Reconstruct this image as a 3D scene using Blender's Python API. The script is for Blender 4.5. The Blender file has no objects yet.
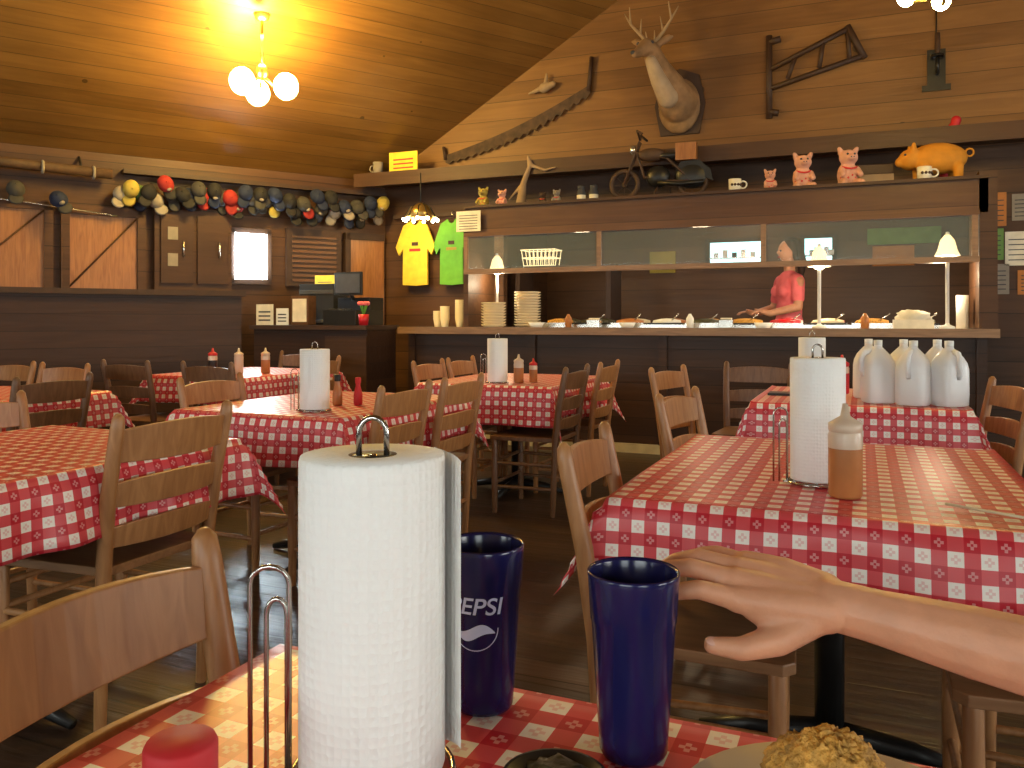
import bpy, math, random
from mathutils import Vector, Matrix, noise
random.seed(7)
pi=math.pi
# ------------------------------------------------------------------ materials
def nodes_of(name):
    m=bpy.data.materials.new(name); m.use_nodes=True
    nt=m.node_tree; return m,nt,nt.nodes,nt.links,nt.nodes['Principled BSDF']
def setp(b,k,v):
    if k in b.inputs: b.inputs[k].default_value=v
def mat(name,col,rough=.5,metal=0,trans=0,emit=None,estr=0,var=.12,scale=12,bump=0,ior=1.45,sss=0,bscale=60,alpha=1):
    m,nt,N,L,b=nodes_of(name)
    c=(*col,1)
    setp(b,'Roughness',rough);setp(b,'Metallic',metal);setp(b,'Transmission Weight',trans);setp(b,'IOR',ior)
    setp(b,'Alpha',alpha)
    if sss: setp(b,'Subsurface Weight',sss); setp(b,'Subsurface Radius',(.02,.01,.006))
    tc=N.new('ShaderNodeTexCoord')
    if var:
        n=N.new('ShaderNodeTexNoise');n.inputs['Scale'].default_value=scale;n.inputs['Detail'].default_value=4
        L.new(tc.outputs['Object'],n.inputs['Vector'])
        r=N.new('ShaderNodeValToRGB')
        r.color_ramp.elements[0].color=tuple(x*(1-var) for x in col)+(1,)
        r.color_ramp.elements[1].color=tuple(min(1,x*(1+var)) for x in col)+(1,)
        r.color_ramp.elements[0].position=.3;r.color_ramp.elements[1].position=.7
        L.new(n.outputs['Fac'],r.inputs['Fac']);L.new(r.outputs['Color'],b.inputs['Base Color'])
    else: b.inputs['Base Color'].default_value=c
    if bump:
        n2=N.new('ShaderNodeTexNoise');n2.inputs['Scale'].default_value=bscale
        L.new(tc.outputs['Object'],n2.inputs['Vector'])
        bp=N.new('ShaderNodeBump');bp.inputs['Strength'].default_value=bump;bp.inputs['Distance'].default_value=.01
        L.new(n2.outputs['Fac'],bp.inputs['Height']);L.new(bp.outputs['Normal'],b.inputs['Normal'])
    if emit:
        b.inputs['Emission Color'].default_value=(*emit,1);b.inputs['Emission Strength'].default_value=estr
    return m
def math_node(N,L,op,a,b=None,c=None):
    n=N.new('ShaderNodeMath');n.operation=op
    for i,x in enumerate((a,b,c)):
        if x is None: continue
        if isinstance(x,(int,float)): n.inputs[i].default_value=x
        else: L.new(x,n.inputs[i])
    return n.outputs[0]
def planks(name,dark,light,w=.14,across='Z',along='X',rough=.55,gap=.05,knots=.0,spec=.3,bump=.3):
    m,nt,N,L,b=nodes_of(name)
    setp(b,'Roughness',rough);setp(b,'Specular IOR Level',spec)
    tc=N.new('ShaderNodeTexCoord');sp=N.new('ShaderNodeSeparateXYZ');L.new(tc.outputs['Object'],sp.inputs[0])
    q=math_node(N,L,'DIVIDE',sp.outputs[across],w)
    fl=math_node(N,L,'FLOOR',q);fr=math_node(N,L,'FRACT',q)
    wn=N.new('ShaderNodeTexWhiteNoise');wn.noise_dimensions='1D';L.new(fl,wn.inputs['W'])
    mp=N.new('ShaderNodeMapping');sc=[14,14,14];sc['XYZ'.index(along)]=1.2;mp.inputs['Scale'].default_value=sc
    cmb=N.new('ShaderNodeCombineXYZ')
    off=math_node(N,L,'MULTIPLY',wn.outputs['Value'],9.0)
    L.new(off,cmb.inputs[0]);L.new(off,cmb.inputs[1]);L.new(off,cmb.inputs[2])
    va=N.new('ShaderNodeVectorMath');va.operation='ADD';L.new(tc.outputs['Object'],va.inputs[0]);L.new(cmb.outputs[0],va.inputs[1])
    L.new(va.outputs[0],mp.inputs[0])
    n=N.new('ShaderNodeTexNoise');n.inputs['Scale'].default_value=1.0;n.inputs['Detail'].default_value=6;n.inputs['Distortion'].default_value=1.2
    L.new(mp.outputs[0],n.inputs['Vector'])
    f=math_node(N,L,'MULTIPLY_ADD',wn.outputs['Value'],.35,math_node(N,L,'MULTIPLY_ADD',n.outputs['Fac'],.9,-.15))
    r=N.new('ShaderNodeValToRGB');r.color_ramp.elements[0].color=(*dark,1);r.color_ramp.elements[1].color=(*light,1)
    r.color_ramp.elements[0].position=.1;r.color_ramp.elements[1].position=.9
    L.new(f,r.inputs['Fac'])
    col=r.outputs['Color']
    if knots:
        v=N.new('ShaderNodeTexVoronoi');v.inputs['Scale'].default_value=2.6;L.new(va.outputs[0],v.inputs['Vector'])
        k=math_node(N,L,'LESS_THAN',v.outputs['Distance'],knots)
        mx=N.new('ShaderNodeMixRGB');mx.inputs[2].default_value=tuple(x*.35 for x in dark)+(1,)
        L.new(math_node(N,L,'MULTIPLY',k,.8),mx.inputs[0]);L.new(col,mx.inputs[1]);col=mx.outputs[0]
    st=N.new('ShaderNodeTexNoise');st.inputs['Scale'].default_value=.7;st.inputs['Detail'].default_value=3;L.new(tc.outputs['Object'],st.inputs['Vector'])
    m0=N.new('ShaderNodeMixRGB');m0.blend_type='MULTIPLY';m0.inputs[2].default_value=(.55,.5,.45,1)
    sf=math_node(N,L,'MULTIPLY_ADD',st.outputs['Fac'],2.2,-.75);sf.node.use_clamp=True
    L.new(sf,m0.inputs[0]);L.new(col,m0.inputs[1]);col=m0.outputs[0]
    g=math_node(N,L,'LESS_THAN',fr,gap)
    mx=N.new('ShaderNodeMixRGB');mx.inputs[2].default_value=tuple(x*.3 for x in dark)+(1,)
    L.new(math_node(N,L,'MULTIPLY',g,.75),mx.inputs[0]);L.new(col,mx.inputs[1]);L.new(mx.outputs[0],b.inputs['Base Color'])
    bp=N.new('ShaderNodeBump');bp.inputs['Strength'].default_value=bump;bp.inputs['Distance'].default_value=.01
    L.new(math_node(N,L,'SUBTRACT',n.outputs['Fac'],g),bp.inputs['Height']);L.new(bp.outputs['Normal'],b.inputs['Normal'])
    return m
def woodgrain(name,dark,light,along='Z',rough=.4):
    m,nt,N,L,b=nodes_of(name);setp(b,'Roughness',rough)
    tc=N.new('ShaderNodeTexCoord');mp=N.new('ShaderNodeMapping');sc=[40,40,40];sc['XYZ'.index(along)]=4;mp.inputs['Scale'].default_value=sc
    L.new(tc.outputs['Object'],mp.inputs[0]);n=N.new('ShaderNodeTexNoise');n.inputs['Scale'].default_value=1;n.inputs['Detail'].default_value=5;n.inputs['Distortion'].default_value=1
    L.new(mp.outputs[0],n.inputs['Vector']);r=N.new('ShaderNodeValToRGB');r.color_ramp.elements[0].color=(*dark,1);r.color_ramp.elements[1].color=(*light,1)
    r.color_ramp.elements[0].position=.3;r.color_ramp.elements[1].position=.68
    L.new(n.outputs['Fac'],r.inputs['Fac']);L.new(r.outputs['Color'],b.inputs['Base Color']);return m
def gingham():
    m,nt,N,L,b=nodes_of('gingham_vinyl');setp(b,'Roughness',.36);setp(b,'Specular IOR Level',.4)
    uv=N.new('ShaderNodeUVMap');sp=N.new('ShaderNodeSeparateXYZ');L.new(uv.outputs[0],sp.inputs[0])
    P=.056
    qa=math_node(N,L,'DIVIDE',sp.outputs[0],P);qb=math_node(N,L,'DIVIDE',sp.outputs[1],P)
    fa=math_node(N,L,'FRACT',qa);fb=math_node(N,L,'FRACT',qb)
    sa=math_node(N,L,'LESS_THAN',fa,.5);sb=math_node(N,L,'LESS_THAN',fb,.5)
    s=math_node(N,L,'ADD',sa,sb)
    r=N.new('ShaderNodeValToRGB');r.color_ramp.interpolation='CONSTANT'
    e=r.color_ramp.elements;e[0].position=0;e[0].color=(.88,.80,.72,1)
    e[1].position=.25;e[1].color=(.66,.075,.085,1);x=e.new(.75);x.color=(.52,.016,.03,1)
    L.new(math_node(N,L,'MULTIPLY',s,.5),r.inputs[0])
    la=math_node(N,L,'ABSOLUTE',math_node(N,L,'SUBTRACT',math_node(N,L,'FRACT',math_node(N,L,'MULTIPLY',qa,2)),.5))
    lb=math_node(N,L,'ABSOLUTE',math_node(N,L,'SUBTRACT',math_node(N,L,'FRACT',math_node(N,L,'MULTIPLY',qb,2)),.5))
    mxx=math_node(N,L,'MAXIMUM',la,lb);mn=math_node(N,L,'MINIMUM',la,lb)
    cross=math_node(N,L,'MULTIPLY',math_node(N,L,'LESS_THAN',mxx,.3),math_node(N,L,'LESS_THAN',mn,.1))
    cross=math_node(N,L,'MULTIPLY',cross,math_node(N,L,'GREATER_THAN',mxx,.08))
    isw=math_node(N,L,'LESS_THAN',s,.5);isr=math_node(N,L,'GREATER_THAN',s,1.5)
    m1=N.new('ShaderNodeMixRGB');m1.inputs[2].default_value=(.72,.15,.16,1);L.new(math_node(N,L,'MULTIPLY',math_node(N,L,'MULTIPLY',cross,isw),.4),m1.inputs[0]);L.new(r.outputs[0],m1.inputs[1])
    m2=N.new('ShaderNodeMixRGB');m2.inputs[2].default_value=(.8,.5,.47,1);L.new(math_node(N,L,'MULTIPLY',math_node(N,L,'MULTIPLY',cross,isr),.5),m2.inputs[0]);L.new(m1.outputs[0],m2.inputs[1])
    L.new(m2.outputs[0],b.inputs['Base Color']);return m
def towelmat():
    m,nt,N,L,b=nodes_of('quilted_paper');setp(b,'Roughness',.9);b.inputs['Base Color'].default_value=(.86,.85,.82,1)
    tc=N.new('ShaderNodeTexCoord');v=N.new('ShaderNodeTexVoronoi');v.inputs['Scale'].default_value=150
    mp=N.new('ShaderNodeMapping');mp.inputs['Scale'].default_value=(1,1,.8)
    L.new(tc.outputs['Object'],mp.inputs[0]);L.new(mp.outputs[0],v.inputs['Vector'])
    v.inputs['Randomness'].default_value=.25
    bp=N.new('ShaderNodeBump');bp.inputs['Strength'].default_value=.5;bp.inputs['Distance'].default_value=.004
    L.new(v.outputs['Distance'],bp.inputs['Height']);L.new(bp.outputs['Normal'],b.inputs['Normal']);return m

M={}
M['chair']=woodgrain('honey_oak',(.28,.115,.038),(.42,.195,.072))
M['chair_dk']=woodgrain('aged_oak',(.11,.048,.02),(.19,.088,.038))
M['seat']=woodgrain('oak_seat',(.20,.09,.035),(.31,.15,.065),'Y')
M['cloth']=gingham()
M['towel']=towelmat()
M['card']=mat('cardboard',(.35,.24,.15),.8)
M['chrome']=mat('chrome',(.45,.42,.39),.18,1,var=0)
M['dkmetal']=mat('dark_metal',(.03,.028,.027),.4,.6)
M['black']=mat('black_plastic',(.015,.014,.014),.35)
M['white']=mat('white_plastic',(.8,.8,.78),.4,var=.03)
M['jug']=mat('milky_plastic',(.97,.97,.98),.3,trans=.35,var=.02)
M['blue']=mat('cobalt_tumbler',(.013,.012,.075),.18,trans=.2,var=0)
M['cola']=mat('cola',(.01,.006,.012),.1,var=0)
M['print']=mat('white_print',(.55,.57,.75),.5,var=0)
M['sauce']=mat('bbq_sauce',(.42,.16,.05),.35,var=.2)
M['clearp']=mat('cloudy_plastic',(.70,.54,.40),.3,trans=.2,var=.03)
M['redp']=mat('red_plastic',(.50,.012,.02),.3,var=.05)
M['redcap']=mat('dull_red_cap',(.50,.015,.02),.6,var=.05)
M['skin']=mat('skin',(.62,.29,.165),.45,var=.08,scale=30,sss=.1,bump=.08,bscale=200)
M['nail']=mat('nail',(.66,.36,.27),.25,var=0)
M['plate']=mat('cream_plate',(.7,.6,.42),.35,var=.03)
M['rice']=mat('fried_crust',(.54,.27,.05),.7,var=.5,scale=90,bump=.6,bscale=150)
M['dkfood']=mat('dark_greens',(.05,.045,.02),.4,var=.6,scale=50,bump=.5)
M['floor']=planks('floor_boards',(.022,.012,.007),(.10,.052,.03),.13,'Y','X',.33,.07,.0,spec=.5,bump=.5)
M['wall_dk']=planks('dark_boards',(.050,.021,.009),(.12,.053,.021),.2,'Z','X',.5,.04)
M['wall_pan']=planks('wainscot_boards',(.030,.012,.006),(.068,.029,.013),.15,'Z','X',.45,.04)
M['gable']=planks('knotty_pine',(.15,.066,.018),(.27,.13,.040),.19,'Z','X',.5,.03,.10)
M['ceil']=planks('pine_ceiling',(.15,.070,.016),(.28,.14,.036),.14,'Y','X',.36,.045,.06,spec=.5)
M['beam']=planks('stained_beam',(.055,.024,.010),(.11,.05,.022),.3,'Y','X',.5,.02)
M['hood']=planks('stained_board',(.09,.038,.014),(.18,.082,.032),.5,'Z','X',.4,.01)
M['trimw']=woodgrain('light_trim',(.18,.09,.038),(.28,.15,.065),'X')
M['ply']=woodgrain('plywood_shutter',(.22,.08,.018),(.33,.135,.036),'Z')
M['counter']=mat('laminate_top',(.42,.33,.25),.25)
M['base']=mat('vinyl_base',(.45,.36,.2),.5)
M['steel']=mat('steam_steel',(.6,.58,.55),.25,.9)
M['bulb']=mat('lit_bulb',(1,.9,.5),.3,emit=(1,.80,.28),estr=80,var=0)
M['bulbw']=mat('lit_heat_bulb',(1,.9,.7),.3,emit=(1,.85,.55),estr=25,var=0)
M['sky']=mat('daylight_glass',(.8,.95,1),.3,emit=(.75,.95,1),estr=6,var=0)  # glowing panes of the unseen windows, the added front ones included
M['skyhot']=mat('daylight_door_glass',(.9,.97,1),.3,emit=(.78,.93,1),estr=45,var=0)
M['skyd']=mat('daylight_glass_kitchen',(.5,.8,.8),.3,emit=(.50,.92,.95),estr=2.0,var=.0)
M['shade']=mat('lamp_shade',(.85,.75,.5),.6,emit=(1,.80,.42),estr=1.2,var=0)  # emissive; for lamp shades, and also makes the basket wires glow
M['brass']=mat('brass',(.5,.33,.1),.3,.9)
def flat(name,col,r=.8,**k):
    if name not in M: M[name]=mat(name,col,r,**k)
    return M[name]
flat('navy',(.012,.018,.05));flat('green_cloth',(.13,.40,.04));flat('green_cap',(.05,.09,.03));flat('yellow_cap',(.36,.27,.05));flat('red_cap',(.28,.018,.015))
flat('yellow_cloth',(.85,.58,.05));flat('grey_cloth',(.045,.04,.035));flat('black_cloth',(.014,.012,.012));flat('white_cloth',(.26,.22,.18))
flat('paper',(.75,.68,.55));flat('orange_paper',(.45,.17,.045));flat('green_paper',(.15,.27,.07));flat('yellow_sign',(.85,.6,.05));flat('pink',(.64,.33,.24));flat('toyorange',(.56,.22,.015))
flat('pink_shirt',(.95,.18,.19));flat('jeans',(.04,.06,.14));flat('hair',(.045,.022,.013));flat('deer',(.23,.13,.062),var=.35,scale=8);flat('antler',(.30,.20,.11));flat('darkwood',(.045,.020,.010),.6);flat('rust',(.06,.030,.016),.7,var=.4);flat('redink',(.6,.04,.04));flat('ink',(.05,.05,.06))
M['deerw']=flat('deer_white',(.36,.26,.17))
M['glass']=mat('sneeze_glass',(.75,.92,.95),.03,alpha=.06,var=0)

# ------------------------------------------------------------------ mesh builder
class B:
    def __init__(s): s.v=[];s.f=[];s.m=[];s.sm=[];s.mats=[]
    def mi(s,m):
        m=M[m] if isinstance(m,str) else m
        if m not in s.mats: s.mats.append(m)
        return s.mats.index(m)
    def add(s,vs,fs,m,smooth=False,T=None):
        o=len(s.v);k=s.mi(m)
        for p in vs:
            p=Vector(p)
            s.v.append(T@p if T is not None else p)
        for f in fs: s.f.append([i+o for i in f]);s.m.append(k);s.sm.append(smooth)
    def box(s,x0,x1,y0,y1,z0,z1,m,T=None):
        vs=[(x,y,z) for x in(x0,x1) for y in(y0,y1) for z in(z0,z1)]
        fs=[(0,1,3,2),(4,6,7,5),(0,4,5,1),(2,3,7,6),(0,2,6,4),(1,5,7,3)]
        s.add(vs,fs,m,False,T)
    def tube(s,pts,r,m,seg=8,T=None,sq=1.0,cap=True):
        pts=[Vector(p) for p in pts]
        if not isinstance(r,(list,tuple)): r=[r]*len(pts)
        vs=[];fs=[];n=len(pts);prev=None
        for i,p in enumerate(pts):
            d=(pts[min(i+1,n-1)]-pts[max(i-1,0)]).normalized()
            if prev is None:
                a=Vector((0,0,1)) if abs(d.z)<.9 else Vector((1,0,0))
                x=d.cross(a).normalized()
            else: x=(prev-d*prev.dot(d)).normalized()
            prev=x;y=d.cross(x)
            for k in range(seg):
                t=2*pi*k/seg;vs.append(p+x*math.cos(t)*r[i]+y*math.sin(t)*r[i]*sq)
        for i in range(n-1):
            for k in range(seg):
                a=i*seg+k;b=i*seg+(k+1)%seg;fs.append((a,b,b+seg,a+seg))
        if cap: fs.append(tuple(range(seg))[::-1]);fs.append(tuple(range((n-1)*seg,n*seg)))
        s.add(vs,fs,m,True,T)
    def lathe(s,prof,m,seg=24,c=(0,0,0),T=None,smooth=True,segm=None):
        vs=[];fs=[]
        for (r,z) in prof:
            for k in range(seg):
                t=2*pi*k/seg;vs.append((c[0]+r*math.cos(t),c[1]+r*math.sin(t),c[2]+z))
        for i in range(len(prof)-1):
            for k in range(seg):
                a=i*seg+k;b=i*seg+(k+1)%seg;fs.append((a,b,b+seg,a+seg))
        s.add(vs,fs,m,smooth,T)
    def ell(s,c,r,m,seg=16,rings=10,T=None,disp=0,ds=5,half=False):
        if not isinstance(r,(list,tuple)): r=(r,r,r)
        vs=[];fs=[]
        for i in range(rings+1):
            ph=-pi/2*(0 if half else 1)+ (pi/2 if half else pi)*i/rings
            for k in range(seg):
                t=2*pi*k/seg
                p=Vector((math.cos(ph)*math.cos(t),math.cos(ph)*math.sin(t),math.sin(ph)))
                q=1+ (disp*noise.noise(p*ds) if disp else 0)
                vs.append((c[0]+p.x*r[0]*q,c[1]+p.y*r[1]*q,c[2]+p.z*r[2]*q))
        for i in range(rings):
            for k in range(seg):
                a=i*seg+k;b=i*seg+(k+1)%seg;fs.append((a,b,b+seg,a+seg))
        s.add(vs,fs,m,True,T)
    def chain(s,pts,rs,m,T=None):
        for i,p in enumerate(pts):
            s.ell(p,rs[i],m,12,8,T)
            if i: s.tube([pts[i-1],p],[rs[i-1],rs[i]],m,12,T)
    def torus(s,c,R,r,m,axis='Z',seg=28,T=None):
        pts=[]
        for k in range(seg+1):
            t=2*pi*k/seg;a,b=R*math.cos(t),R*math.sin(t)
            p={'Z':(a,b,0),'Y':(a,0,b),'X':(0,a,b)}[axis];pts.append((c[0]+p[0],c[1]+p[1],c[2]+p[2]))
        s.tube(pts,r,m,8,T,cap=False)
    def poly(s,pts,m,thick,T=None):
        n=len(pts);vs=[(p[0],0,p[1]) for p in pts]+[(p[0],thick,p[1]) for p in pts]
        fs=[tuple(range(n)),tuple(range(n,2*n))[::-1]]+[(i,i+n,(i+1)%n+n,(i+1)%n) for i in range(n)]
        s.add(vs,fs,m,False,T)
    def mesh(s,name):
        me=bpy.data.meshes.new(name);me.from_pydata([tuple(p) for p in s.v],[],s.f)
        for m in s.mats: me.materials.append(m)
        for p,k,q in zip(me.polygons,s.m,s.sm): p.material_index=k;p.use_smooth=q
        me.update();return me
    def make(s,name,loc=(0,0,0),rz=0,bevel=0,parent=None,remesh=0,smooth=0,weld=False):
        ob=bpy.data.objects.new(name,s.mesh(name));bpy.context.collection.objects.link(ob)
        ob.location=loc;ob.rotation_euler=(0,0,math.radians(rz))
        fin(ob,bevel,remesh,smooth)
        if parent: ob.parent=parent
        return ob
def fin(ob,bevel=0,remesh=0,smooth=0):
    if bevel:
        b=ob.modifiers.new('b','BEVEL');b.width=bevel;b.segments=2;b.limit_method='ANGLE';b.angle_limit=math.radians(40)
    if remesh:
        r=ob.modifiers.new('r','REMESH');r.mode='VOXEL';r.voxel_size=remesh;r.use_smooth_shade=True
    if smooth:
        q=ob.modifiers.new('s','SMOOTH');q.iterations=smooth;q.factor=.5
def empty(name,loc=(0,0,0),rz=0):
    e=bpy.data.objects.new(name,None);bpy.context.collection.objects.link(e);e.location=loc;e.rotation_euler=(0,0,math.radians(rz));return e
def inst(name,me,loc,rz=0,bevel=0,scale=1):
    ob=bpy.data.objects.new(name,me);bpy.context.collection.objects.link(ob);ob.location=loc;ob.rotation_euler=(0,0,math.radians(rz));ob.scale=(scale,)*3
    fin(ob,bevel);return ob
def text_geo(txt,size,shear=0,bold=.02):
    cu=bpy.data.curves.new('t','FONT');cu.body=txt;cu.size=size;cu.align_x='CENTER';cu.shear=shear;cu.offset=size*bold
    ob=bpy.data.objects.new('t',cu);bpy.context.collection.objects.link(ob)
    dg=bpy.context.evaluated_depsgraph_get();me=bpy.data.meshes.new_from_object(ob.evaluated_get(dg))
    vs=[tuple(v.co) for v in me.vertices];fs=[tuple(p.vertices) for p in me.polygons]
    bpy.data.objects.remove(ob);bpy.data.meshes.remove(me);return vs,fs

# ------------------------------------------------------------------ room shell
WB=7.9
b=B();b.box(-13,6.2,-3.7,10,-.1,0,'floor');b.make('floor')
b=B();b.box(-4.95,-3.45,WB,WB+.1,0,2.68,'wall_dk');b.box(-3.45,.9,WB,WB+.1,2.2,2.68,'wall_dk');b.box(.9,6,WB,WB+.1,0,2.68,'wall_dk');b.box(-3.45,.9,WB,WB+.1,0,1.0,'wall_dk');b.make('wall_back')
b=B();b.poly([(-4.95,2.68),(6,2.68),(6,3.4),(0,5.62)],'gable',.1,Matrix.Translation((0,WB-.02,0)));b.make('wall_back_gable')
b=B();b.box(-9.9,3.66,0,.1,0,2.72,'wall_dk');b.make('wall_left',(-6.84,4.83,0),57.55)
b=B();b.box(6,6.1,-3.5,10,0,3.5,'wall_dk');b.make('wall_right')
b=B();b.box(-12.5,6,-3.6,-3.5,0,3.2,'wall_dk');b.poly([(-12.5,3.2),(6,3.2),(6,3.4),(-7.2,5.7)],'gable',.1,Matrix.Translation((0,-3.6,0)));b.make('wall_front')
e=Vector((.5365,.844,0));up=Vector((1,0,.6));n=e.cross(up).normalized();yv=n.cross(e).normalized()
P1=Vector((-4.889,7.9,2.68))
MT=Matrix((( e.x,yv.x,n.x,P1.x),(e.y,yv.y,n.y,P1.y),(e.z,yv.z,n.z,P1.z),(0,0,0,1)))
inv=MT.inverted()
R0=P1+up*4.889
pts=[P1+e*.6,P1-e*14,R0-e*14,R0+e*.6]
b=B();b.add([inv@p for p in pts],[(0,1,2,3)],'ceil');o=b.make('ceiling');o.matrix_world=MT
so=o.modifiers.new('s','SOLIDIFY');so.thickness=.08;so.offset=1
R1=R0-e*14
b=B();b.add([R0+e*.2,R1,Vector((6.1,-3.9,3.4)),Vector((6.1,8,3.4))],[(0,1,2),(0,2,3)],'gable');b.make('ceiling_right_slope')
b=B();b.box(-4.98,6,7.45,7.9,2.62,2.7,'beam');b.box(-4.98,6,7.42,7.46,2.56,2.70,'beam');b.make('trim_ledge_shelf')
b=B();b.box(-3.6,1.3,9.6,9.7,0,2.8,'hood');b.box(-3.7,-3.6,8,9.7,0,2.8,'wall_dk');b.box(1.3,1.4,8,9.7,0,2.8,'wall_dk');b.make('wall_kitchen')
b=B();b.box(-3.7,1.4,8,9.7,2.75,2.8,'wall_dk');b.make('ceiling_kitchen')
b=B();b.box(-3.6,1.3,8.02,9.6,0,.12,'floor');b.make('floor_kitchen_platform')
for i,(x0,x1,z0,z1) in enumerate([(-1.6,-1.04,1.78,2.03),(-.58,-.30,1.78,2.04)]):
    b=B();b.box(x0,x1,9.57,9.59,z0,z1,'skyd');b.box(x0-.05,x1+.05,9.55,9.6,z1,z1+.04,'darkwood');b.box(x0-.05,x1+.05,9.55,9.6,z0-.04,z0,'darkwood');b.box(x0-.05,x0,9.55,9.6,z0,z1,'darkwood');b.box(x1,x1+.05,9.55,9.6,z0,z1,'darkwood')
    b.box(x0,x1,9.5,9.56,z0+.06,z0+.075,'steel')
    for k in range(5): b.box(x0+.05+k*.1*(x1-x0)/.56,x0+.1+k*.1*(x1-x0)/.56,9.51,9.55,z0+.075,z0+.13+.03*(k%2),['steel','white','ink'][k%3])
    b.make('window_%d'%(i+2))
b=B();b.box(.05,.75,9.56,9.59,1.95,2.12,'green_paper');b.box(.1,.5,9.54,9.57,1.72,1.93,'orange_paper');b.box(-2.3,-2.0,9.56,9.59,1.7,1.95,'yellow_cap');b.make('kitchen_notice_board')

# ------------------------------------------------------------------ left wall fittings
LW=dict(loc=(-6.84,4.83,0),rz=57.55)
def lw(b,name,bev=0): return b.make(name,LW['loc'],LW['rz'],bev)
b=B();b.box(-6,1.99,-.22,-.02,0,1.38,'wall_pan');b.box(-6,2.02,-.27,0,1.38,1.43,'darkwood');lw(b,'trim_wainscot_ledge')
def shutter(s0,s1,z0,z1,nm):
    b=B();b.box(s0,s1,-.03,-.01,z0,z1,'ply')
    for a in((s0-.05,s0+.02),(s1-.02,s1+.05)): b.box(a[0],a[1],-.06,0,z0-.03,z1+.05,'wall_dk')
    b.box(s0-.05,s1+.05,-.06,0,z1-.02,z1+.06,'wall_dk')
    b.tube([(s0,-.05,z0),(s1,-.05,z1)],.008,'wall_dk');lw(b,nm)
shutter(-1.2,-.5,1.43,2.16,'door_1');shutter(-.38,.34,1.43,2.14,'door_2');shutter(.5,1.1,1.43,2.12,'door_3')
b=B();b.box(1.22,1.93,-.10,-.01,1.43,2.22,'wall_dk')
for s0 in(1.27,1.6): b.box(s0,s0+.29,-.13,-.10,1.5,2.15,'beam');b.tube([(s0+.2,-.15,1.75),(s0+.2,-.15,1.9)],.01,'steel')
for k in range(2): b.box(1.33,1.42,-.135,-.13,1.66+k*.25,1.78+k*.25,'white_cloth')
lw(b,'wall_cabinet')
b=B();b.box(1.97,2.30,-.03,-.01,1.56,2.02,'skyhot')
for a in((1.93,1.97),(2.30,2.34)): b.box(a[0],a[1],-.06,0,1.52,2.06,'darkwood')
b.box(1.93,2.34,-.06,0,2.02,2.07,'darkwood');b.box(1.93,2.34,-.06,0,1.51,1.56,'darkwood');lw(b,'window_1')
b=B();b.box(2.5,3.1,-.05,-.01,1.5,2.1,'darkwood')
for k in range(10): b.box(2.56,3.04,-.06,-.05,1.55+k*.05,1.575+k*.05,'hood')
lw(b,'window_4')
b=B();b.box(3.2,3.6,-.05,-.01,0,2.02,'ply');b.box(3.14,3.2,-.07,0,0,2.08,'darkwood');b.box(3.14,3.6,-.07,0,2.02,2.09,'darkwood');b.ell((3.27,-.08,1.0),.03,'brass');lw(b,'door_4')
b=B();b.tube([(-1.5,-.15,2.53),(.85,-.15,2.47)],.045,'rust',10)
for x in(-1,-.2,.6): b.tube([(x,0,2.62),(x,-.15,2.50)],.012,'dkmetal')
for x in(-.9,-.5,-.1,.3,.7): b.torus((x,-.15,2.51-.025*(x+.9)),.05,.012,'white_cloth','X',14)
lw(b,'hanging_pipe')
b=B();b.box(.95,3.6,-.12,0,2.5,2.54,'darkwood')
b.tube([(-.3,-.1,2.2),(.2,-.08,2.17),(.9,-.1,2.1)],.008,'steel');lw(b,'trim_cap_rail')
b=B();cols=['navy','grey_cloth','grey_cloth','navy','white_cloth','yellow_cap','green_cap','black_cloth','white_cloth','red_cap','grey_cloth','black_cloth','navy','grey_cloth','red_cap','black_cloth','grey_cloth','red_cap','red_cap','navy','grey_cloth','black_cloth','grey_cloth','navy','grey_cloth','black_cloth','black_cloth','grey_cloth','black_cloth','navy','grey_cloth','black_cloth','white_cloth','navy']
xs=[-.75,-.35,.1,.42,.93,1.0,1.08]+[1.15+.074*k for k in range(33)]
for i,x in enumerate(xs):
    z=2.33+random.uniform(-.08,.04)+(.07 if i%2 else 0)
    if i<4: z=2.27
    if i==3: z=2.2
    c=M[cols[i%len(cols)]];a=random.uniform(-.6,.6)
    T=Matrix.Translation((x,-.12-(.07 if i%2 else 0),z))@Matrix.Rotation(a,4,'Y')@Matrix.Rotation(math.radians(random.uniform(55,95)),4,'X')@Matrix.Scale(.86,4)
    b.ell((0,0,0),(.085,.1,.085),c,14,6,T,half=True)
    b.ell((0,-.12,.002),(.07,.075,.01),cols[(i*3+1)%len(cols)] if i%3==0 else c,12,4,T)
    b.ell((0,0,.085),.01,c,6,4,T)
    if i%3==0: b.ell((0,-.08,.045),(.03,.02,.022),'white_cloth',8,5,T)
lw(b,'baseball_cap_collection')

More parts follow.
